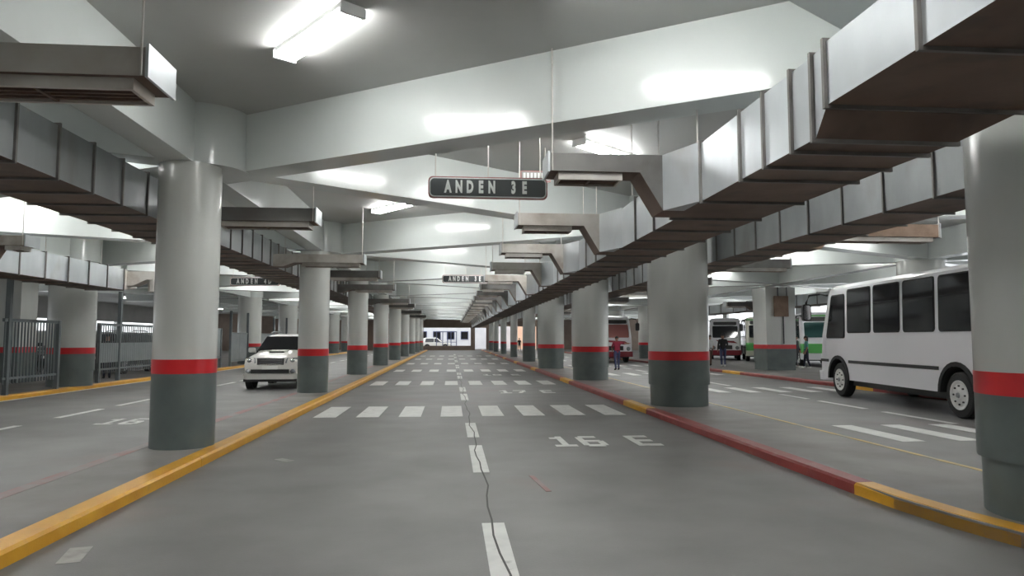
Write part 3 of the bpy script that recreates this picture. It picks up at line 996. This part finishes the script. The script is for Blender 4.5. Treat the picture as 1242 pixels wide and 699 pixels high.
# ------------------------------------------------------------------ fences
def fence(label, x, y0, y1, z0, z1, n, posts, sheet=None, group='grey fence panels'):
    t = thing('fence_panel', label, 'fence', (x, y0, 0))
    L_ = y1 - y0
    for nm, z, h in (('top_rail', z1, .09), ('bottom_rail', z0 + .18, .06)):
        MB().box(-.035, .035, 0, L_, z - h, z).build(nm, 'fence', t)
    if sheet:
        k = max(1, round(L_ / 1.4))
        for i in range(k):
            MB().box(-.012, .012, L_ * i / k + .01, L_ * (i + 1) / k - .01, sheet[0], sheet[1]).build('sheet_panel', 'fencesheet', t)
    if n:
        bm_ = MB().box(-.016, .016, -.016, .016, z0, z1 - .02).mesh('fence_bar', 'fence')
        for i in range(n):
            place('fence_bar', bm_, t, (0, L_ * (i + .5) / n, 0))
    for y, h in posts:
        MB().box(-.06, .06, y - .06, y + .06, ZI, h).build('fence_post', 'fence', t)


fence('grey barred railing with tall post beside the first fence column', -12.0, 20.0, 22.7, .42, 2.2, 18, ((.2, 3.9), (2.65, 2.2)))
fence('grey barred gate between two tall posts behind the largest slim column', -12.25, 25.6, 31.2, .42, 2.2, 34, ((.1, 2.2), (1.6, 3.4), (5.4, 3.4)), (.8, 1.5))
fence('grey sheet panel standing on thin legs beside the white SUV', -12.2, 36.8, 38.6, .55, 2.2, 0, ((.05, 2.2), (1.75, 2.2)), (.6, 2.15))
fence('long grey sheet fence behind the white SUV', -12.2, 46, 53.6, .3, 2.0, 0, ((.05, 3.2), (3.8, 3.2), (7.5, 3.2)), (.35, 1.95))
fence('short grey sheet fence left of the white SUV roof', -12.2, 40.2, 43.6, .3, 2.0, 0, ((.05, 3.2), (3.3, 3.2)), (.35, 1.95))


# ------------------------------------------------------------------ people
def person(label, loc, rz, h, top, legs, shoes, arms=None, hair_long=False, stride=.1, sleeves=False):
    """Facing +Y. arms: {side: [elbow, wrist]} in body coordinates for a height of 1.75."""
    t = thing('person', label, 'person', loc, rz)
    k = h / 1.75
    V, Ed, Rd, Rg = [], [], [], []

    def vert(p, r):
        V.append(Vector(p) * k)
        Rd.append((r if isinstance(r, tuple) else (r, r)))
        return len(V) - 1

    def edge(a, b, g):
        Ed.append((a, b))
        Rg.append(g)
    pel = vert((0, 0, .96), (.155, .115))
    sp = vert((0, .0, 1.14), (.145, .10))
    ch = vert((0, -.01, 1.32), (.165, .115))
    nk0 = vert((0, -.01, 1.45), (.075, .07))
    nk = vert((0, 0, 1.52), (.056, .056))
    h1 = vert((0, .02, 1.58), (.072, .085))
    h2 = vert((0, .02, 1.66), (.078, .095))
    h3 = vert((0, .01, 1.72), (.055, .07))
    for a, b, g in ((pel, sp, 1), (sp, ch, 1), (ch, nk0, 1), (nk0, nk, 0), (nk, h1, 0), (h1, h2, 0), (h2, h3, 0)):
        edge(a, b, g)
    arms = arms or {}
    tips = []
    for s_ in (-1, 1):
        el, wr = arms.get(s_, [(s_ * .245, -.02, 1.14), (s_ * .25, .07, .90)])
        sh = vert((s_ * .185, -.01, 1.405), .065)
        e = vert(el, .045)
        wv = vert(wr, .032)
        d = (Vector(wr) - Vector(el)).normalized()
        pm = vert(Vector(wr) + d * .085, .034)
        edge(ch, sh, 1)
        edge(sh, e, 1)
        edge(e, wv, 1 if sleeves else 0)
        edge(wv, pm, 0)
        tips.append((s_, Vector(wr) * k, d))
        hp = vert((s_ * .095, 0, .90), .10)
        kn = vert((s_ * .10, .02 + s_ * stride * .4, .50), .066)
        an = vert((s_ * .105, -.02 + s_ * stride, .10), .045)
        he = vert((s_ * .105, -.045 + s_ * stride, .045), .042)
        to = vert((s_ * .12, .15 + s_ * stride, .035), .036)
        edge(pel, hp, 2)
        edge(hp, kn, 2)
        edge(kn, an, 2)
        edge(an, he, 3)
        edge(he, to, 3)
    me = bpy.data.meshes.new('body')
    me.from_pydata(V, Ed, [])
    o = bpy.data.objects.new('body', me)
    COL.objects.link(o)
    sk = o.modifiers.new('skin', 'SKIN')
    sk.use_smooth_shade = True
    for i, sv in enumerate(me.skin_vertices[0].data):
        sv.radius = (Rd[i][0] * k * 1.08, Rd[i][1] * k * 1.08)
        sv.use_root = (i == pel)
    sb = o.modifiers.new('sub', 'SUBSURF')
    sb.levels = sb.render_levels = 1
    bpy.context.view_layer.update()
    nm = bpy.data.meshes.new_from_object(o.evaluated_get(bpy.context.evaluated_depsgraph_get()))
    bpy.data.objects.remove(o)
    nm.materials.clear()
    # regions follow the nearest bone
    for m_ in ('skin', top, legs, shoes):
        nm.materials.append(M[m_])
    vs = [v.co.copy() for v in nm.vertices]
    fs = [tuple(p.vertices) for p in nm.polygons]
    ms = []
    for p in nm.polygons:
        c = p.center
        best, bg = 9, 0
        for (a, b), g in zip(Ed, Rg):
            A, B = V[a], V[b]
            q = max(0, min(1, (c - A).dot(B - A) / max(1e-6, (B - A).length_squared)))
            dd = (c - (A + (B - A) * q)).length - .6 * (Rd[a][0] * (1 - q) + Rd[b][0] * q) * k
            if dd < best:
                best, bg = dd, g
        ms.append(bg)
    b_ = MB()
    b_.v, b_.f, b_.m = [tuple(v) for v in vs], fs, ms
    # fingers and thumb, nose, ears
    for s_, wp, d in tips:
        side = d.cross(Vector((1, 0, 0))).normalized() if abs(d.x) < .8 else Vector((0, 1, 0))
        pal = d.cross(side).normalized()
        for i, ln in enumerate((.072, .08, .076, .058)):
            p0 = wp + (d * .085 + side * (-.027 + .018 * i)) * k
            b_.tube([p0, p0 + (d * ln * .5 + pal * .004) * k, p0 + (d * ln + pal * .02) * k], [.0095 * k, .0085 * k, .006 * k], 6, 0)
        p0 = wp + (d * .04 + side * -.03) * k
        b_.tube([p0, p0 + (d * .03 + side * -.03) * k, p0 + (d * .065 + side * -.035) * k], [.012 * k, .0105 * k, .007 * k], 6, 0)
    b_.ball((0, .112 * k, 1.605 * k), .014 * k, .022 * k, .022 * k, 8, 6, 0)
    for s_ in (-1, 1):
        b_.ball((s_ * .082 * k, .01 * k, 1.615 * k), .012 * k, .022 * k, .032 * k, 8, 6, 0)
    bo = b_.build('body', ['skin', top, legs, shoes], t, 60)
    hb = MB().ball((0, .002 * k, 1.655 * k), .094 * k, .112 * k, .108 * k, 16, 10, 0, -.15)
    if hair_long:
        hb.loft([[(x * k, (y - .055) * k, z * k) for x, y in rrect(.17 * q, .09 * q, .04)] for z, q in ((1.70, 1), (1.55, 1.05), (1.42, .9), (1.38, .5))])
    hb.build('hair', 'hair', t, 50)
    fe = MB()
    for s_ in (-1, 1):
        fe.ball((s_ * .032 * k, .098 * k, 1.635 * k), .012 * k, .01 * k, .008 * k, 8, 6)
    fe.build('eyes', 'eye', t)
    MB().tube([(-.025 * k, .1 * k, 1.565 * k), (0, .108 * k, 1.562 * k), (.025 * k, .1 * k, 1.565 * k)], .006 * k, 6).build('mouth', 'maroon', t)
    if top in ('maroon', 'shirtwhite'):
        MB().lathe([(1.475 * k, .072 * k), (1.50 * k, .064 * k)], 'Z', 14, 0, (0, -.005 * k, 0)).build('collar', top, t, 50)
    MB().lathe([(.985 * k, .158 * k), (1.015 * k, .156 * k)], 'Z', 18).build('belt', 'black', t, 50).scale = (1, .78, 1)
    return t


person('person in a maroon shirt and jeans, seen from behind with an arm stretched out', (8.75, 36.6, 0), R(8), 1.78, 'maroon', 'jeans', 'shoesblack',
       {1: [(.42, .06, 1.36), (.66, .10, 1.37)], -1: [(-.27, .02, 1.16), (-.19, .16, 1.02)]}, stride=.06)
person('person in a black jacket and jeans standing on the far red curb', (14.85, 37.4, ZI), R(-10), 1.8, 'black', 'jeans', 'shoeswhite', {1: [(.25, .02, 1.16), (.18, .18, 1.02)]}, sleeves=True)
person('person in a white shirt and brown trousers beside the black jacket', (14.65, 38.8, ZI), R(20), 1.74, 'shirtwhite', 'brown', 'shoesblack')
person('person in a teal top and dark jeans beside the green bus', (18.35, 35.0, ZI), R(70), 1.68, 'teal', 'darkjeans', 'shoeswhite', None, True, .14)
person('person in black standing between the square pier and the teal top', (18.6, 36.6, ZI), R(-150), 1.72, 'black', 'black', 'shoeswhite', sleeves=True)
person('tiny dark figure walking by the bright far opening', (9.4, 96.5, 0), R(160), 1.72, 'black', 'darkjeans', 'shoesblack', stride=.16)
person('person in dark clothes standing behind the barred gate', (-13.2, 28.4, ZI), R(30), 1.72, 'black', 'darkjeans', 'shoesblack')

# ------------------------------------------------------------------ outside, beyond the openings
fc = tag(MB().box(-40, 10, 118, 120, -.02, 9).build('facade', 'facade'), 'pale sunlit facade across the street', 'building', kind='structure')
tag(MB().box(10.2, 40, 112, 114, -.02, 7).build('facade', 'peach'), 'peach facade outside the right-hand openings', 'building', kind='structure')
for i in range(7):
    f_ = MB().box(-12.2 + 2.3 * i, -10.9 + 2.3 * i, 117.93, 118.02, 1.5, 2.9).build('window_frame', 'bluesteel', fc)
    MB().box(-12.1 + 2.3 * i, -11.0 + 2.3 * i, 117.9, 117.94, 1.6, 2.8).build('pane', 'glass', f_)
gt = thing('gate', 'blue grey steel gate posts in the bright far opening', 'gate', (-.6, 103, 0))
for x in (-1.5, -.6, .1, .6, 1.4):
    MB().box(x - .06, x + .06, -.06, .06, -.02, 2.7).build('gate_post', 'bluesteel', gt)
MB().box(-1.5, 1.4, -.04, .04, 2.6, 2.72).build('gate_rail', 'bluesteel', gt)
MB().box(-1.5, 1.4, -.04, .04, 1.1, 1.18).build('gate_rail', 'bluesteel', gt)
dup(suv, (-2.3, 110, -.02), R(90), 'pale car parked outside the bright far opening', None)
